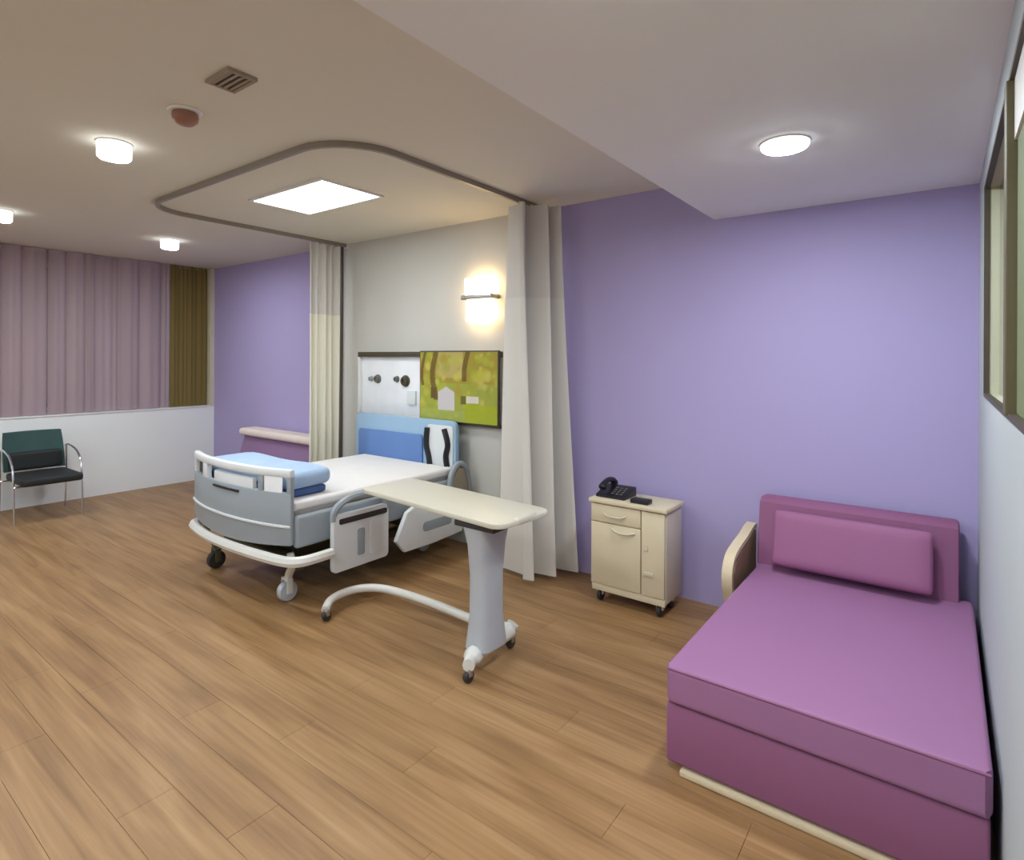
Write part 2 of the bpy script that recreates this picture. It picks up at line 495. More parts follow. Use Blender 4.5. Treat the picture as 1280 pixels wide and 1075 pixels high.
# ------------------------------------------------------------------ ceiling lights and fittings
def ceiling_lamp(x, y, z, label, r=0.075, h=0.08):
    t = thing('ceiling_lamp', label, 'light', (x, y, z))
    bm = B(); lathe(bm, [(r - .012, 0), (r + .004, 0), (r + .004, -0.006), (r - .012, -0.008)], (x, y, z)); obj('lamp_ring', bm, M['white_plastic'], t)
    bm = B(); lathe(bm, [(r, -0.007), (r, -h + .006), (r - .004, -h), (r - .012, -h)], (x, y, z), 32); obj('lamp_housing', bm, M['opal_side'], t)
    bm = B(); lathe(bm, [(r - .010, -h + .001), (r - .010, -h - .002), (r - .014, -h - .003)], (x, y, z), 32); obj('lamp_diffuser', bm, M['opal'], t)
    return t
LAMPS = [(-3.46, 1.17, H, 'round ceiling lamp lit white, nearest the brown smoke detector'),
         (-5.76, 1.19, H, 'round ceiling lamp cut by the left edge of the photo'),
         (-5.90, 2.456, H, 'small round ceiling lamp above the mauve window curtain beyond the curtain rail'),
         (-0.51, 2.475, HS, 'round ceiling lamp on the lowered white soffit above the plum sofa bed'),
         (-0.51, 0.95, HS, 'round ceiling lamp on the lowered soffit in front of the viewer, above the picture'),
         (-0.51, -0.7, HS, 'added unseen round ceiling lamp on the lowered soffit behind the viewer'),  # from here down: unseen lamps added to brighten and even the lighting
         (-1.9, -0.1, H, 'added unseen round ceiling lamp beside the soffit, level with the viewer'),
         (-3.46, -0.1, H, 'added unseen round ceiling lamp in the middle of the ceiling, level with the viewer'),
         (-5.76, -0.1, H, 'added unseen round ceiling lamp by the left window, level with the viewer'),
         (-1.9, -1.4, H, 'added unseen round ceiling lamp beside the soffit behind the viewer'),
         (-3.46, -1.4, H, 'added unseen round ceiling lamp in the middle of the ceiling behind the viewer'),
         (-5.76, -1.4, H, 'added unseen round ceiling lamp by the left window behind the viewer')]
for x, y, z, lb in LAMPS:
    t = ceiling_lamp(x, y, z, lb, *((.088, .022) if z < H else (.077, .08))); t['group'] = 'round ceiling lamps'

px0, px1, py0, py1 = -3.90, -3.10, 2.17, 2.62
t = thing('ceiling_panel_light', 'bright rectangular light panel in the ceiling above the hospital bed', 'light', (-3.5, 2.395, H))
bm = B()
for lo, hi in (((px0 - .025, py0 - .025), (px1 + .025, py0)), ((px0 - .025, py1), (px1 + .025, py1 + .025)), ((px0 - .025, py0), (px0, py1)), ((px1, py0), (px1 + .025, py1))):
    box(bm, (lo[0], lo[1], H - 0.012), (hi[0], hi[1], H))
obj('panel_frame', bm, M['white_plastic'], t, False)
bm = B(); box(bm, (px0, py0, H - 0.009), (px1, py1, H)); obj('panel_diffuser', bm, M['panel_light'], t, False)

t = thing('smoke_detector', 'small brown dome detector on a round white base on the ceiling', 'detector', (-2.745, 1.205, H))
bm = B(); lathe(bm, [(0.07, 0), (0.072, -0.004), (0.066, -0.012)], (-2.745, 1.205, H)); obj('detector_base', bm, M['white_plastic'], t)
bm = B(); lathe(bm, [(0.052, -0.012), (0.056, -0.026), (0.052, -0.046), (0.034, -0.062), (0.006, -0.066)], (-2.745, 1.205, H)); obj('detector_dome', bm, M['brown_plastic'], t)

t = thing('ceiling_vent', 'small greyish brown slotted vent plate on the ceiling', 'vent', (-2.28, 1.175, H))
cx, cy = -2.28, 1.175
bm = B()
for lo, hi in (((-.09, -.06), (.09, -.045)), ((-.09, .045), (.09, .06)), ((-.09, -.045), (-.075, .045)), ((.075, -.045), (.09, .045))):
    box(bm, (cx + lo[0], cy + lo[1], H - .014), (cx + hi[0], cy + hi[1], H))
obj('vent_frame', bm, M['grey_slat'], t, False)
bm = B(); box(bm, (cx - .075, cy - .045, H - .004), (cx + .075, cy + .045, H)); obj('vent_backing', bm, M['dark_groove'], t, False)
for k in range(4):
    bm = B(); yy = cy - .036 + k * .024
    box(bm, (cx - .075, yy - .006, H - .012), (cx + .075, yy + .006, H - .005)); obj('vent_slat', bm, M['grey_slat'], t, False)

# ------------------------------------------------------------------ curtain rail round the bed
RX0, RX1, RY = -4.69, -2.365, 1.765
pts = [(RX0, 3.56)]
pts += [(RX0, 3.0), (RX0, 2.2)]
for k in range(9):
    a = math.radians(180 + 90 * k / 8); pts.append((RX0 + .30 + .30 * math.cos(a), RY + .30 + .30 * math.sin(a)))
for k in range(9):
    a = math.radians(270 + 90 * k / 8); pts.append((RX1 - .34 + .34 * math.cos(a), RY + .34 + .34 * math.sin(a)))
pts += [(RX1, 2.6), (RX1, 3.1), (RX1, 3.56)]
t = thing('curtain_rail', 'thin grey curtain rail curving round the bed on the ceiling', 'rail', (-3.53, 2.6, H))
bm = B(); swept_wall(bm, pts, H - 0.032, H, 0.022); obj('rail_track', bm, M['rail'], t)
bm = B(); box(bm, (RX0 - .03, 3.555, H - .05), (RX0 + .03, 3.573, H), 0.004); obj('rail_end_bracket', bm, M['white_plastic'], t)
bm = B(); box(bm, (RX1 - .03, 3.555, H - .05), (RX1 + .03, 3.573, H), 0.004); obj('rail_end_bracket', bm, M['white_plastic'], t)

def pleated(bm, fn, n, zs, thick=0.006):
    """fn(s, z) -> (x, y); a pleated cloth with a front and a back face."""
    grid = []
    for z in zs:
        grid.append([Vector((*fn(i / n, z), z)) for i in range(n + 1)])
    front = [[bm.verts.new(p) for p in r] for r in grid]
    back = []
    for r in grid:
        rr = []
        for i, p in enumerate(r):
            tg = (r[min(i + 1, n)] - r[max(i - 1, 0)]).normalized()
            rr.append(bm.verts.new(p + Vector((-tg.y, tg.x, 0)) * thick))
        back.append(rr)
    for L_ in (front, back):
        for a, b in zip(L_, L_[1:]):
            for i in range(n):
                bm.faces.new((a[i], a[i + 1], b[i + 1], b[i]))
    nz = len(zs)
    for i in range(n):
        bm.faces.new((front[0][i], front[0][i + 1], back[0][i + 1], back[0][i]))
        bm.faces.new((front[-1][i], front[-1][i + 1], back[-1][i + 1], back[-1][i]))
    for j in range(nz - 1):
        bm.faces.new((front[j][0], front[j + 1][0], back[j + 1][0], back[j][0]))
        bm.faces.new((front[j][n], front[j + 1][n], back[j + 1][n], back[j][n]))
    return bm

def zrange(a, b, n):
    return [a + (b - a) * k / n for k in range(n + 1)]

# gathered privacy curtain at the right end of the rail
def right_fn(s, z):
    k = 1 - z / H
    w = 1 + 0.75 * k ** 1.3
    amp = 0.105 * w
    yy = 3.335 + (s - 0.5) * 0.30 * (1 + 0.25 * k)
    tri = math.sin(2 * PI * 2.5 * s + 0.5) + 0.18 * math.sin(2 * PI * 6 * s + 1 + z * 0.4)
    return RX1 + 0.055 + 0.02 * k + amp * tri + 0.16 * (s - 0.5), yy + 0.012 * math.sin(9 * s + z * 1.5)
t = thing('privacy_curtain', 'cream privacy curtain gathered beside the lit wall lamp, falling to the floor', 'curtain', (RX1, 3.33, 0), group='curtains on the bed rail')
ZM = 1.93
bm = B(); pleated(bm, right_fn, 72, zrange(0.035, ZM, 10)); obj('curtain_fabric', bm, M['privacy'], t)
bm = B(); pleated(bm, right_fn, 72, zrange(ZM, H - 0.045, 4), 0.003); obj('mesh_header', bm, M['net'], t)
for k in range(6):
    x, yv = right_fn((k + .5) / 6, H)
    bm = B(); tube(bm, [(RX1 * .6 + x * .4, yv, H - .036), (RX1 * .3 + x * .7, yv, H - .052)], .004, 6); obj('curtain_hook', bm, M['white_plastic'], t)

def left_fn(s, z):
    yy = 3.14 + 0.35 * s
    return RX0 + 0.026 * math.sin(2 * PI * 4.5 * s + .8) + 0.012 * math.sin(2 * PI * 2 * s + z), yy
t = thing('privacy_curtain', 'cream privacy curtain gathered between the lilac wall and the dark wall channel', 'curtain', (RX0, 3.3, 0), group='curtains on the bed rail')
bm = B(); pleated(bm, left_fn, 80, zrange(0.035, 1.915, 8)); obj('curtain_fabric', bm, M['privacy_left'], t)
bm = B(); pleated(bm, left_fn, 80, zrange(1.915, H - 0.045, 4), 0.003); obj('mesh_header', bm, M['net'], t)
for k in range(6):
    x, yv = left_fn((k + .5) / 6, H)
    bm = B(); tube(bm, [(RX0, yv, H - .036), (x, yv, H - .052)], .004, 6); obj('curtain_hook', bm, M['white_plastic'], t)

# window curtains along the left wall
def window_curtain(y0, y1, folds, m, label, amp=0.045, group=None):
    cx = XL - 0.075
    def fn(s, z):
        # uneven folds: seams at the given stations
        yv = y0 + (y1 - y0) * s
        x = cx
        for a, b in zip(folds, folds[1:]):
            if a <= yv <= b:
                u = (yv - a) / (b - a)
                x = cx + amp * (math.sin(PI * u) ** 0.6) * (0.6 + 0.4 * math.sin(a * 37.0)) - 0.005 * math.sin(2 * PI * u * 2)
        return x + 0.004 * math.sin(z * 2 + yv * 3), yv
    t = thing('window_curtain', label, 'curtain', (cx, (y0 + y1) / 2, SILL + .02), group=group)
    bm = B(); pleated(bm, fn, int((y1 - y0) / 0.012), zrange(SILL + .016, H - .004, 5), 0.005)
    obj('curtain_fabric', bm, m, t)
    bm = B(); tube(bm, [(cx, y0, H - .025), (cx, y1, H - .025)], 0.009, 8); obj('curtain_rod', bm, M['rail'], t)
window_curtain(1.92, 3.10, [1.92, 2.075, 2.25, 2.33, 2.50, 2.59, 2.77, 3.0, 3.10], M['mauve'], 'mauve window curtain in loose folds, next to the olive curtain', group='curtains over the left window')
window_curtain(0.2, 1.917, [0.2, .34, .5, .62, .8, .95, 1.1, 1.25, 1.40, 1.559, 1.713, 1.917], M['mauve'], 'mauve window curtain in narrow folds, behind the dark green chair', group='curtains over the left window')
window_curtain(3.103, 3.535, [3.103, 3.2, 3.3, 3.4, 3.535], M['olive'], 'dark olive curtain in the corner by the lilac wall', 0.02, group='curtains over the left window')

# ------------------------------------------------------------------ wall lamp
lx0, lx1, ly = -3.10, -2.80, D - 0.02
t = thing('wall_lamp', 'glowing warm wall lamp with two glass shades split by a metal bar', 'lamp', (-2.95, ly, 2.0))
bm = B(); box(bm, (lx0 - .005, ly - .11, 1.975), (lx1 + .005, ly, 2.012), 0.004); obj('lamp_bar', bm, M['steel'], t)
bm = B(); box(bm, (lx0 + .08, ly - .012, 1.90), (lx1 - .08, ly, 2.09), 0.003); obj('lamp_backplate', bm, M['steel'], t)
bm = B(); box(bm, (lx0 + .015, ly - .095, 2.012), (lx1 - .015, ly - .014, 2.15), 0.014, 3); obj('lamp_shade', bm, M['warm_glass'], t)
bm = B(); box(bm, (lx0 + .03, ly - .095, 1.80), (lx1 - .03, ly - .014, 1.975), 0.014, 3); obj('lamp_shade', bm, M['warm_glass'], t)

# ------------------------------------------------------------------ service panel and sliding picture over the bed
sy = D - 0.02
sx0, sx1, sz0, sz1 = -4.46, -2.75, 0.965, 1.565
t = thing('service_panel', 'white bedhead service panel with dark gas outlets on the wall', 'wall panel', (-3.6, sy, sz0))
bm = B(); box(bm, (sx0, sy - .012, sz0), (sx1, sy, sz1), 0.002); obj('back_plate', bm, M['card'], t)
bm = B(); box(bm, (sx0, sy - .05, sz1 - .045), (sx1, sy - .012, sz1), 0.003); obj('top_rail', bm, M['window_frame'], t)
bm = B(); box(bm, (sx0, sy - .05, sz0), (sx1, sy - .012, sz0 + .022), 0.003); obj('bottom_rail', bm, M['dark_groove'], t)
bm = B(); box(bm, (sx0, sy - .05, sz0 + .022), (sx0 + .02, sy - .012, sz1 - .045), 0.003); obj('side_rail', bm, M['white_plastic'], t)
for xx, zz, r, mm in ((-4.21, 1.315, .032, 'outlet'), (-4.30, 1.315, .02, 'bed_grey'), (-3.84, 1.305, .040, 'window_frame'), (-3.95, 1.32, .022, 'outlet')):
    bm = B(); lathe(bm, [(r * 1.3, 0), (r * 1.3, -.008), (r, -.012), (r, -.03), (r * .5, -.034), (r * .45, -.02)], (xx, sy - .012, zz), 16, 'Y'); o = obj('gas_outlet', bm, M[mm], t)
bm = B(); box(bm, (-3.80, sy - .035, 1.10), (-3.70, sy - .012, 1.22), .004); obj('outlet_box', bm, M['bed_pale'], t)

def picture_mesh(x0, x1, z0, z1, yv):
    W_, H_ = 150, 92
    rnd = random.Random(4)
    blobs = [(rnd.random(), rnd.random(), rnd.uniform(.025, .11), rnd.choice([(0.42, .43, .04), (.50, .46, .05), (.30, .33, .03), (.38, .28, .03), (.55, .50, .12)])) for _ in range(130)]
    def colour(u, v):
        c = Vector((.34, .27, .03)) if v > .55 else Vector((.33, .36, .05))
        if v > .62 and .22 < u < .58: c = Vector((.45, .36, .12))
        for bx, bz, br, bc in blobs:
            d = math.hypot((u - bx) * 1.4, v - bz)
            if d < br:
                if bz > .35 or bc[1] > .4:
                    c = c.lerp(Vector(bc), .75 * (1 - (d / br) ** 2))
        for tx, tw, za in ((.20, .035, .3), (.62, .03, .58), (.05, .02, .5)):
            if abs(u - tx - .03 * math.sin(v * 7)) < tw and v > za: c = c.lerp(Vector((.12, .06, .01)), .8)
        if .15 < u < .24 and .32 < v < .48: c = Vector((.14, .08, .02))
        if .25 < u < .47 and .16 < v < .42 + .08 * (1 - abs(u - .36) / .11): c = Vector((.58, .55, .55))
        if .55 < u < .62 and .25 < v < .38: c = Vector((.14, .12, .02))
        if .62 < u < .78 and .28 < v < .37: c = Vector((.66, .62, .52))
        if v < .16: c = c.lerp(Vector((.36, .42, .10)), .6)
        if u > .6 and v < .26: c = c.lerp(Vector((.36, .42, .0)), .8)
        return c
    bm = bmesh.new()
    lay = bm.loops.layers.float_color.new('print')
    V = [[bm.verts.new((x0 + (x1 - x0) * i / W_, yv, z0 + (z1 - z0) * j / H_)) for i in range(W_ + 1)] for j in range(H_ + 1)]
    for j in range(H_):
        for i in range(W_):
            f = bm.faces.new((V[j][i], V[j][i + 1], V[j + 1][i + 1], V[j + 1][i]))
            for lp, (ii, jj) in zip(f.loops, ((i, j), (i + 1, j), (i + 1, j + 1), (i, j + 1))):
                lp[lay] = (*colour(ii / W_, jj / H_), 1)
    return bm
pm = bpy.data.materials.new('landscape_print'); pm.use_nodes = True
pa = pm.node_tree.nodes.new('ShaderNodeAttribute'); pa.attribute_name = 'print'
pn = pm.node_tree.nodes['Principled BSDF']; pn.inputs['Roughness'].default_value = .35
pm.node_tree.links.new(pa.outputs['Color'], pn.inputs['Base Color'])
t = thing('picture', 'yellow and green landscape picture with a white house over the bed', 'picture', (-3.17, sy - .06, sz0 + .0))
qx0, qx1, qz0, qz1 = -3.60, -2.745, 0.985, 1.572
bm = B(); box(bm, (qx0, sy - .075, qz0), (qx1, sy - .052, qz1), .002); obj('picture_board', bm, M['window_frame'], t)
obj('picture_print', picture_mesh(qx0 + .008, qx1 - .008, qz0 + .008, qz1 - .012, sy - .0765), pm, t, False)

# ------------------------------------------------------------------ hospital bed
bed = thing('hospital_bed', 'adjustable hospital bed with grey panels and blue headboard on casters', 'bed', (-3.66, 2.68, 0))
def foot_path(x0, x1, n=20, y_mid=1.885, y_end=1.955):
    out = []
    for k in range(n + 1):
        x = x0 + (x1 - x0) * k / n
        u = (x + 3.69) / 0.60
        out.append((x, y_mid + (y_end - y_mid) * u * u * (1 + .3 * u * u)))
    return out
fb_root = B()
swept_wall(fb_root, foot_path(-4.285, -3.095), lambda s: .365 + .03 * (1 - math.sin(PI * s)), .705, .035, .008)
fb = obj('footboard', fb_root, M['bed_grey'], bed)
bm = B(); swept_wall(bm, foot_path(-4.285, -3.095, 20, 1.872, 1.942), lambda s: .50, lambda s: .515, .03, .004); obj('panel_crease', bm, M['bed_pale'], fb)
bm = B(); swept_wall(bm, foot_path(-4.285, -3.095), .795, .845, .045, .014); obj('top_rail', bm, M['bed_pale'], fb)
for a, b_ in ((-4.285, -4.225), (-4.03, -3.95), (-3.345, -3.30), (-3.125, -3.095)):
    bm = B(); swept_wall(bm, foot_path(a, b_, 3), .70, .80, .034, .006); obj('rail_post', bm, M['bed_pale'] if a < -3.5 else M['bed_grey'], fb)
bm = B(); swept_wall(bm, foot_path(-4.225, -4.03, 4, 1.90, 1.97), .70, .80, .012); obj('dark_gap_sheet', bm, M['black'], fb)  # black sheet added in the open gap so the hole looks dark
bm = B(); swept_wall(bm, foot_path(-3.86, -3.40, 6, 1.893, 1.963), .675, .768, .03, .008); cp = obj('control_panel', bm, M['bed_pale'], fb)
bm = B(); swept_wall(bm, foot_path(-3.83, -3.52, 5, 1.873, 1.943), .672, .684, .03); obj('panel_slot', bm, M['black'], fb)
bm = B(); swept_wall(bm, foot_path(-3.285, -3.15, 3, 1.87, 1.94), .705, .825, .004); o = obj('name_card', bm, M['card'], fb); o['label'] = 'plain white card on the footboard'
# bumper under the footboard
bpts = [(-4.33, 2.12), (-4.325, 2.02), (-4.27, 1.945), (-4.1, 1.905), (-3.9, 1.875), (-3.69, 1.865), (-3.45, 1.87), (-3.2, 1.89), (-3.06, 1.915), (-3.0, 1.96), (-2.985, 2.04), (-2.985, 2.17)]
bm = B(); tube(bm, smooth_path([(x, y, .322) for x, y in bpts], 4), .032, 8); obj('bumper', bm, M['bed_white'], bed)
# deck, side covers, mattress
bm = B(); box(bm, (-4.22, 1.98, .43), (-3.10, 3.42, .50), .012); obj('deck_frame', bm, M['bed_grey'], bed)
bm = B(); box(bm, (-3.125, 1.99, .37), (-3.075, 3.40, .565), .02, 3); obj('side_cover', bm, M['bed_grey'], bed)
bm = B(); box(bm, (-4.245, 1.99, .37), (-4.195, 3.40, .565), .02, 3); obj('side_cover', bm, M['bed_grey'], bed)
bm = B(); cushion(bm, (-4.20, 1.985, .50), (-3.12, 3.405, .605), .03); mt = obj('mattress', bm, M['mattress'], bed)
bm = B(); cushion(bm, (-4.21, 1.98, .585), (-3.11, 3.41, .645), .025, .12); obj('bed_sheet', bm, M['sheet'], mt)
# headboard
hb = B(); prism(hb, rounded(-4.36, -3.115, .52, 1.005, .06), lambda a, b, t: (a, t, b), 3.425, 3.465, .008); hbo = obj('headboard', hb, M['head_light'], bed)
bm = B(); prism(bm, rounded(-4.30, -3.48, .60, .87, .03), lambda a, b, t: (a, t, b), 3.408, 3.426, .005); obj('headboard_inset', bm, M['head_blue'], hbo)
bm = B(); prism(bm, rounded(-3.43, -3.14, .57, .965, .03), lambda a, b, t: (a, t, b), 3.414, 3.426, .004); obj('grip_plate', bm, M['bed_pale'], hbo)
for pp in ([(-3.41, .94), (-3.42, .80), (-3.39, .70), (-3.375, .60)], [(-3.22, .94), (-3.18, .82), (-3.20, .72), (-3.175, .60)]):
    bm = B(); tube(bm, smooth_path([(a, 3.405, b) for a, b in pp], 4), .034, 8, flat=.6); obj('grip_handle', bm, M['black'], hbo)
# lowered side rails on the near side
sr = B()
prism(sr, rounded(2.19, 2.63, .18, .535, .03), lambda a, b, t: (t, a, b), -3.035, -2.995, .008)
s1 = obj('side_rail', sr, M['bed_pale'], bed)
bm = B(); tube(bm, smooth_path([(-3.015, 2.20, .50), (-3.015, 2.215, .57), (-3.015, 2.30, .618), (-3.015, 2.42, .63), (-3.015, 2.54, .615), (-3.015, 2.61, .57), (-3.015, 2.62, .50)], 4), .022, 8); obj('rail_arch', bm, M['bed_grey'], s1)
bm = B(); prism(bm, rounded(2.37, 2.425, .25, .42, .015), lambda a, b, t: (t, a, b), -2.998, -2.988, .003); obj('rail_grip', bm, M['bed_grey'], s1)
bm = B(); prism(bm, rounded(2.47, 2.60, .23, .46, .02), lambda a, b, t: (t, a, b), -2.998, -2.990, .003); obj('rail_inset', bm, M['bed_pale'], s1)
bm = B(); prism(bm, rounded(2.23, 2.61, .475, .51, .012), lambda a, b, t: (t, a, b), -2.998, -2.988, .003); obj('rail_slot', bm, M['rubber'], s1)
sr = B(); prism(sr, [(2.70, .25), (2.80, .43), (2.90, .47), (3.30, .50), (3.38, .45), (3.41, .25), (3.37, .17), (3.05, .155), (2.78, .16)], lambda a, b, t: (t, a, b), -3.035, -2.995, .008)
s2 = obj('side_rail', sr, M['bed_pale'], bed)
bm = B(); prism(bm, rounded(2.95, 3.25, .26, .33, .03), lambda a, b, t: (t, a, b), -2.998, -2.990, .003); obj('rail_slot', bm, M['bed_grey'], s2)
bm = B(); tube(bm, smooth_path([(-3.05, 3.28, .47), (-3.05, 3.30, .60), (-3.05, 3.37, .68), (-3.05, 3.45, .66), (-3.05, 3.50, .55), (-3.05, 3.52, .40)], 4), .022, 8); obj('head_rail', bm, M['bed_grey'], bed)
bm = B(); prism(bm, [(3.30, .47), (3.32, .58), (3.38, .655), (3.44, .64), (3.48, .54), (3.49, .44)], lambda a, b, t: (t, a, b), -3.058, -3.042); obj('head_rail_panel', bm, M['grey_slat'], bed)
for zz, yy in ((.36, 2.4), (.36, 3.05)):
    bm = B(); box(bm, (-3.09, yy - .03, .26), (-3.03, yy + .03, .46), .006); obj('rail_bracket', bm, M['steel'], bed)
# under-frame and casters
bm = B(); box(bm, (-4.12, 2.08, .17), (-3.24, 2.16, .25), .01); box(bm, (-4.12, 3.16, .17), (-3.24, 3.24, .25), .01)
box(bm, (-4.10, 2.1, .18), (-4.03, 3.2, .24), .008); box(bm, (-3.33, 2.1, .18), (-3.26, 3.2, .24), .008); obj('base_frame', bm, M['bed_dark'], bed)
bm = B(); box(bm, (-3.95, 2.18, .12), (-3.42, 2.50, .34), .02); obj('motor_housing', bm, M['bed_dark'], bed)
for yy in (2.45, 3.0):
    bm = B()
    prism(bm, [(-3.86, .24), (-3.80, .24), (-3.50, .45), (-3.56, .45)], lambda a, b, t: (a, t, b), yy, yy + .04)
    obj('lift_arm', bm, M['bed_grey'], bed)
for xx, yy, d in ((-3.27, 2.05, 1), (-4.18, 2.06, -1), (-3.27, 3.22, 1), (-4.12, 3.22, -1)):
    bm = B(); tube(bm, smooth_path([(xx + .08 * d, yy - .03, .32), (xx + .085 * d, yy - .02, .24), (xx + .02 * d, yy, .17), (xx + .012 * d, yy, .125)], 4), [.022] * 6 + [.024] * 7, 8)
    c = obj('caster', bm, M['bed_white'] if d > 0 else M['bed_dark'], bed)
    bm = B(); lathe(bm, [(.035, -.024), (.058, -.022), (.063, -.012), (.063, .012), (.058, .022), (.035, .024)], (xx, yy, .063), 18, 'X'); obj('wheel', bm, M['rubber'] if d < 0 else M['table_grey'], c)
    bm = B(); box(bm, (xx - .036, yy - .02, .05), (xx - .026, yy + .02, .14), .003); box(bm, (xx + .026, yy - .02, .05), (xx + .036, yy + .02, .14), .003); box(bm, (xx - .036, yy - .02, .13), (xx + .036, yy + .02, .145), .003); obj('caster_fork', bm, M['bed_white'] if d > 0 else M['bed_dark'], c)

# folded blue blanket at the foot end
t = thing('folded_blanket', 'folded light blue blanket lying across the foot of the bed', 'blanket', (-3.66, 2.25, .648))
bm = B(); cushion(bm, (-4.18, 1.985, .650), (-3.19, 2.28, .70), .022, .0); obj('lower_fold', bm, M['blue_dark'], t)
bm = B(); cushion(bm, (-4.19, 1.99, .699), (-3.17, 2.31, .808), .045, .10)
for v in bm.verts:
    v.co.z += .006 * math.sin(v.co.x * 9) * math.cos(v.co.y * 8)
obj('upper_fold', bm, M['blue_light'], t)

# ------------------------------------------------------------------ overbed table
tb = thing('overbed_table', 'cream overbed table on one grey column and a curved base on casters', 'table', (-1.85, 2.22, 0))
top = rounded(0, 1.14, 0, .40, .07, 5)
ang = math.radians(-5.5)
def on_top(a, b, t):
    # local frame: a runs towards the bed from the column end
    ox, oy = -1.622, 2.075
    dx, dy = -math.cos(ang), -math.sin(ang)
    return (ox + dx * a + dy * b, oy + dy * a - dx * b, t)
bm = B(); prism(bm, top, on_top, .722, .748, .007); obj('table_top', bm, M['table_top'], tb)
bm = B(); box(bm, (-1.645, 2.2, .722), (-1.60, 2.36, .758), .012, 3); obj('edge_lip', bm, M['table_top'], tb)
bm = B(); box(bm, (-1.93, 2.11, .690), (-1.68, 2.36, .722), .008); obj('top_mount', bm, M['rubber'], tb)
# column: tapered oval post
bm = B()
rings = []
for z, wx, wy in ((.10, .075, .105), (.25, .062, .085), (.45, .060, .085), (.60, .068, .10), (.692, .080, .125)):
    rings.append([bm.verts.new((-1.815 + wx * math.copysign(abs(math.cos(a)) ** .6, math.cos(a)), 2.225 + wy * math.copysign(abs(math.sin(a)) ** .6, math.sin(a)), z)) for a in [2 * PI * k / 24 for k in range(24)]])
for a, b_ in zip(rings, rings[1:]):
    for k in range(24):
        bm.faces.new((a[k], a[(k + 1) % 24], b_[(k + 1) % 24], b_[k]))
bm.faces.new(rings[0]); bm.faces.new(rings[-1])
obj('column', bm, M['table_grey'], tb)
bm = B(); tube(bm, smooth_path([(-1.765, 2.035, .085), (-1.80, 2.10, .085), (-1.82, 2.22, .088), (-1.82, 2.34, .09), (-1.81, 2.41, .105), (-1.80, 2.43, .13)], 4), [.03] * 4 + [.045] * 13 + [.032] * 4, 10, flat=1.0); obj('foot', bm, M['bed_white'], tb)
bm = B(); tube(bm, smooth_path([(-1.83, 2.40, .085), (-2.10, 2.41, .085), (-2.45, 2.425, .085), (-2.75, 2.40, .085), (-2.88, 2.33, .083), (-2.925, 2.22, .08), (-2.91, 2.11, .075), (-2.85, 2.03, .06)], 5), .024, 10); obj('base_tube', bm, M['bed_white'], tb)
for xx, yy in ((-1.775, 2.045), (-1.815, 2.425), (-2.84, 2.03)):
    bm = B(); lathe(bm, [(.012, -.014), (.026, -.013), (.029, -.007), (.029, .007), (.026, .013), (.012, .014)], (xx, yy, .0292), 14, 'X'); c = obj('caster', bm, M['rubber'], tb)
    bm = B(); box(bm, (xx - .02, yy - .012, .03), (xx + .02, yy + .012, .066), .004); obj('caster_fork', bm, M['steel'], c)

# ------------------------------------------------------------------ bedside cabinet
cb = thing('bedside_cabinet', 'cream bedside cabinet on casters against the lilac wall', 'cabinet', (-1.525, 3.36, 0))
bx0, bx1, by0, by1 = -1.775, -1.285, 3.20, 3.46
bm = B(); box(bm, (bx0, by0 + .018, .085), (bx1, by1, .615), .006); obj('body', bm, M['cabinet_side'], cb)
bm = B(); box(bm, (bx0 - .01, by0 - .012, .618), (bx1 + .012, by1 + .01, .645), .008); obj('cabinet_top', bm, M['cabinet'], cb)
bm = B(); box(bm, (bx0 + .006, by0, .12), (bx0 + .335, by0 + .02, .50), .004); d = obj('door', bm, M['cabinet'], cb)
bm = B(); tube(bm, smooth_path([(bx0 + .15, by0 - .002, .475), (bx0 + .19, by0 - .018, .462), (bx0 + .25, by0 - .018, .46), (bx0 + .30, by0 - .002, .47)], 4), .007, 8); obj('door_handle', bm, M['cream'], d)
bm = B(); box(bm, (bx0 + .006, by0, .505), (bx0 + .335, by0 + .02, .612), .004); d = obj('drawer', bm, M['cabinet'], cb)
bm = B(); tube(bm, smooth_path([(bx0 + .10, by0 - .002, .56), (bx0 + .13, by0 - .016, .55), (bx0 + .21, by0 - .016, .55), (bx0 + .24, by0 - .002, .56)], 4), .006, 8); obj('drawer_handle', bm, M['cream'], d)
bm = B(); box(bm, (bx0 + .342, by0, .12), (bx1 - .006, by0 + .02, .612), .004); d = obj('side_door', bm, M['cabinet'], cb)
bm = B(); box(bm, (bx0 + .36, by0 - .008, .235), (bx0 + .42, by0 + .002, .26), .003); obj('latch', bm, M['cream'], d)
bm = B(); box(bm, (bx0 + .36, by0 - .006, .38), (bx0 + .385, by0 + .002, .41), .003); obj('latch', bm, M['cream'], d)
bm = B(); box(bm, (bx0 + .01, by0 + .006, .075), (bx1 - .004, by0 + .03, .118), .004); obj('plinth', bm, M['cabinet'], cb)
for xx in (bx0 + .05, bx1 - .05):
    for yy in (by0 + .05, by1 - .05):
        bm = B(); lathe(bm, [(.012, -.013), (.034, -.012), (.038, -.006), (.038, .006), (.034, .012), (.012, .013)], (xx, yy, .0382), 14, 'X'); c = obj('caster', bm, M['rubber'], cb)
        bm = B(); box(bm, (xx - .022, yy - .014, .04), (xx + .022, yy + .014, .086), .004); obj('caster_fork', bm, M['cream'], c)

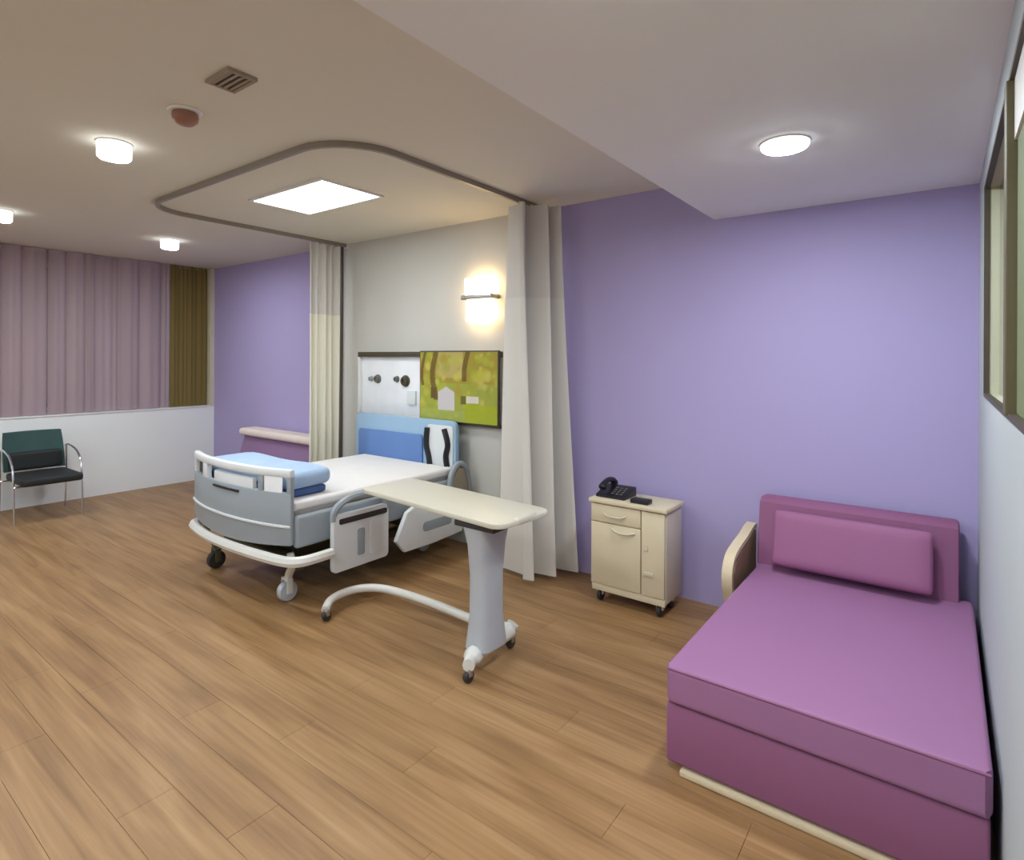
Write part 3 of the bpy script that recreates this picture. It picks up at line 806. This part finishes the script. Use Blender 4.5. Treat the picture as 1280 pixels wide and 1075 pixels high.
# telephone and box on the cabinet
tp = thing('telephone', 'black desk telephone on the bedside cabinet', 'telephone', (-1.66, 3.32, .646))
bm = B()
prism(bm, [(3.24, .646), (3.41, .646), (3.41, .70), (3.36, .70), (3.24, .662)], lambda a, b, t: (t, a, b), -1.76, -1.56, .006); obj('phone_base', bm, M['black'], tp)
bm = B(); tube(bm, smooth_path([(-1.72, 3.25, .70), (-1.72, 3.28, .727), (-1.72, 3.34, .738), (-1.72, 3.40, .727), (-1.72, 3.42, .70)], 4), [.024, .026, .024, .02, .018, .017, .017, .017, .017, .017, .017, .017, .018, .02, .024, .026, .024], 10); obj('handset', bm, M['black'], tp)
for i in range(3):
    for j in range(4):
        bm = B(); x = -1.655 + i * .03; yv = 3.265 + j * .024; z = .6625 + (yv - 3.24) * .317
        box(bm, (x - .009, yv - .007, z), (x + .009, yv + .007, z + .006), .002, 1); obj('phone_button', bm, M['outlet'], tp)
bm = B(); box(bm, (-1.515, 3.215, .6455), (-1.40, 3.285, .672), .006); o = obj('small_box', bm, M['black']); tag(o, 'small black box on the cabinet top right of the telephone', 'box')

# ------------------------------------------------------------------ plum sofa bed
sf = thing('sofa_bed', 'plum upholstered sofa bed made flat along the right wall', 'sofa bed', (-.36, 2.85, 0))
fx0, fx1, fy0, fy1 = -.82, .105, 2.045, 3.53
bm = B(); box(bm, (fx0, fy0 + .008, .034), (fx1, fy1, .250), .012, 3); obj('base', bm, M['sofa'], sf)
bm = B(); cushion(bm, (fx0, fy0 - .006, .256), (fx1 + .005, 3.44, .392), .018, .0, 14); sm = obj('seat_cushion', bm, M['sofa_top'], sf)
bm = B(); tube(bm, [(fx0 + .008, fy0 - .006, .384), (fx1, fy0 - .006, .384)], .004, 6); obj('piping', bm, M['sofa'], sm)
bm = B()
prism(bm, [(3.37, .385), (3.53, .385), (3.545, .74), (3.46, .745), (3.425, .72)], lambda a, b, t: (t, a, b), -.83, .058, .016); obj('backrest', bm, M['sofa'], sf)
bm = B(); box(bm, (-.765, fy0 + .0, .002), (.09, fy0 + .05, .024), .004); obj('floor_runner', bm, M['pale_wood'], sf)
for xx in (-.75, .03):
    for yy in (2.2, 3.4):
        bm = B(); lathe(bm, [(.02, .0), (.025, .004), (.022, .045)], (xx, yy, 0), 14); obj('foot', bm, M['rubber'], sf)
# bent-wood arm
ax = -.893
arm_c = [(3.53, .555), (3.46, .55), (3.34, .525), (3.20, .505), (3.10, .475), (3.055, .41), (3.06, .33), (3.10, .25), (3.17, .17), (3.24, .09), (3.30, .012)]
P3 = smooth_path([(ax, a, b) for a, b in arm_c], 5)
bm = B(); rows = []
for i, p in enumerate(P3):
    tg = (P3[min(i + 1, len(P3) - 1)] - P3[max(i - 1, 0)]).normalized()
    nr = Vector((0, -tg.z, tg.y)) * .013
    rows.append([bm.verts.new(p + nr + Vector((-.026, 0, 0))), bm.verts.new(p + nr + Vector((.026, 0, 0))), bm.verts.new(p - nr + Vector((.026, 0, 0))), bm.verts.new(p - nr + Vector((-.026, 0, 0)))])
for a, b_ in zip(rows, rows[1:]):
    for k in range(4):
        bm.faces.new((a[k], a[(k + 1) % 4], b_[(k + 1) % 4], b_[k]))
bm.faces.new(rows[0]); bm.faces.new(rows[-1])
am = obj('armrest', bm, M['pale_wood'], sf)
bm = B(); prism(bm, [(3.52, .53), (3.34, .50), (3.20, .478), (3.125, .45), (3.09, .40), (3.095, .33), (3.14, .25), (3.21, .17), (3.30, .12), (3.52, .12)], lambda a, b, t: (t, a, b), -.888, -.868); obj('arm_panel', bm, M['brown_fabric'], am)

t = thing('pillow', 'plum pillow leaning on the backrest of the sofa bed', 'pillow', (-.385, 3.30, .392))
bm = B(); cushion(bm, (-.345, -.045, -.142), (.345, .045, .142), .026, 0.0, 12)
for v in bm.verts:
    x, z = v.co.x / .345, v.co.z / .142
    v.co.y *= (.6 + .4 * max(0, (1 - x ** 8) * (1 - z ** 6)) ** .5)
bmesh.ops.rotate(bm, verts=bm.verts, cent=(0, 0, 0), matrix=Matrix.Rotation(math.radians(-14), 3, 'X'))
bmesh.ops.translate(bm, verts=bm.verts, vec=(-.385, 3.315, .568))
obj('pillow_cover', bm, M['sofa_pillow'], t)

# ------------------------------------------------------------------ dark green chair by the left wall
ch = thing('armchair', 'dark green visitor chair with black seat and chrome arms below the window', 'chair', (-6.84, 1.73, 0), math.radians(0), local=True)
def CL(pts):
    return pts
w = .235
bm = B(); cushion(bm, (-.20, -w + .01, .345), (.33, w - .0, .415), .025); obj('seat', bm, M['black_fabric'], ch)
bm = B(); rows = []
ny, nz_ = 10, 8
for j in range(nz_ + 1):
    z = .42 + .36 * j / nz_
    for_row = []
    ww = w * (1 - .06 * (j / nz_) ** 3)
    for i in range(ny + 1):
        u = -1 + 2 * i / ny
        for_row.append(Vector((-.21 - .09 * j / nz_ - .05 * (1 - u * u) + .0, u * ww, z)))
    rows.append(for_row)
F = [[bm.verts.new(p + Vector((.022, 0, 0))) for p in r] for r in rows]
K = [[bm.verts.new(p - Vector((.022, 0, 0))) for p in r] for r in rows]
for L_ in (F, K):
    for a, b_ in zip(L_, L_[1:]):
        for i in range(ny):
            bm.faces.new((a[i], a[i + 1], b_[i + 1], b_[i]))
for i in range(ny):
    bm.faces.new((F[0][i], F[0][i + 1], K[0][i + 1], K[0][i])); bm.faces.new((F[-1][i], F[-1][i + 1], K[-1][i + 1], K[-1][i]))
for j in range(nz_):
    bm.faces.new((F[j][0], F[j + 1][0], K[j + 1][0], K[j][0])); bm.faces.new((F[j][-1], F[j + 1][-1], K[j + 1][-1], K[j][-1]))
obj('backrest', bm, M['green_fabric'], ch)
bm = B(); cushion(bm, (-.225, -w + .03, .425), (-.165, w - .03, .60), .025); obj('lumbar_pad', bm, M['black_fabric'], ch)
for s in (-1, 1):
    yv = s * (w + .02)
    bm = B(); tube(bm, smooth_path([(-.27, yv, .62), (-.15, yv, .635), (.05, yv, .60), (.16, yv, .52), (.20, yv, .40), (.20, yv, .33)], 5), .009, 8); obj('arm', bm, M['chrome'], ch)
    bm = B(); tube(bm, [(.20, yv, .35), (.215, yv, .18), (.23, yv, .0)], .008, 8); obj('leg', bm, M['chrome'], ch)
    bm = B(); tube(bm, [(-.24, yv, .62), (-.235, yv, .35), (-.27, yv, .0)], .008, 8); obj('leg', bm, M['chrome'], ch)
bm = B(); tube(bm, [(.20, -w - .02, .335), (.20, w + .02, .335)], .010, 8); obj('seat_frame', bm, M['chrome'], ch); bm = B(); tube(bm, [(-.235, -w - .02, .335), (-.235, w + .02, .335)], .010, 8); obj('seat_frame', bm, M['chrome'], ch)

# ------------------------------------------------------------------ low mauve sofa by the far lilac wall, behind the bed
so = thing('low_sofa', 'low mauve sofa with a cream top against the far lilac wall', 'sofa', (-5.6, 3.25, 0))
bm = B(); box(bm, (-6.28, 2.92, .05), (-4.92, 3.5, .34), .03, 3); obj('base', bm, M['mauve_fabric'], so)
for a, b_ in ((-6.26, -5.61), (-5.59, -4.94)):
    bm = B(); cushion(bm, (a, 2.90, .34), (b_, 3.32, .45), .04, .05); obj('seat_cushion', bm, M['mauve_fabric'], so)
bm = B(); prism(bm, [(3.30, .34), (3.52, .34), (3.55, .66), (3.40, .66)], lambda a, b, t: (t, a, b), -6.27, -4.93, .02); obj('backrest', bm, M['mauve_fabric'], so)
bm = B(); cushion(bm, (-6.30, 3.34, .645), (-4.95, 3.56, .725), .035, .0); obj('top_roll', bm, M['cream_cloth'], so)
for xx in (-6.2, -5.0):
    for yy in (2.98, 3.44):
        bm = B(); lathe(bm, [(.022, 0), (.026, .005), (.026, .055)], (xx, yy, 0), 12); obj('leg', bm, M['rubber'], so)

for o in bpy.data.objects:
    if '_local' in o:
        del o['_local']
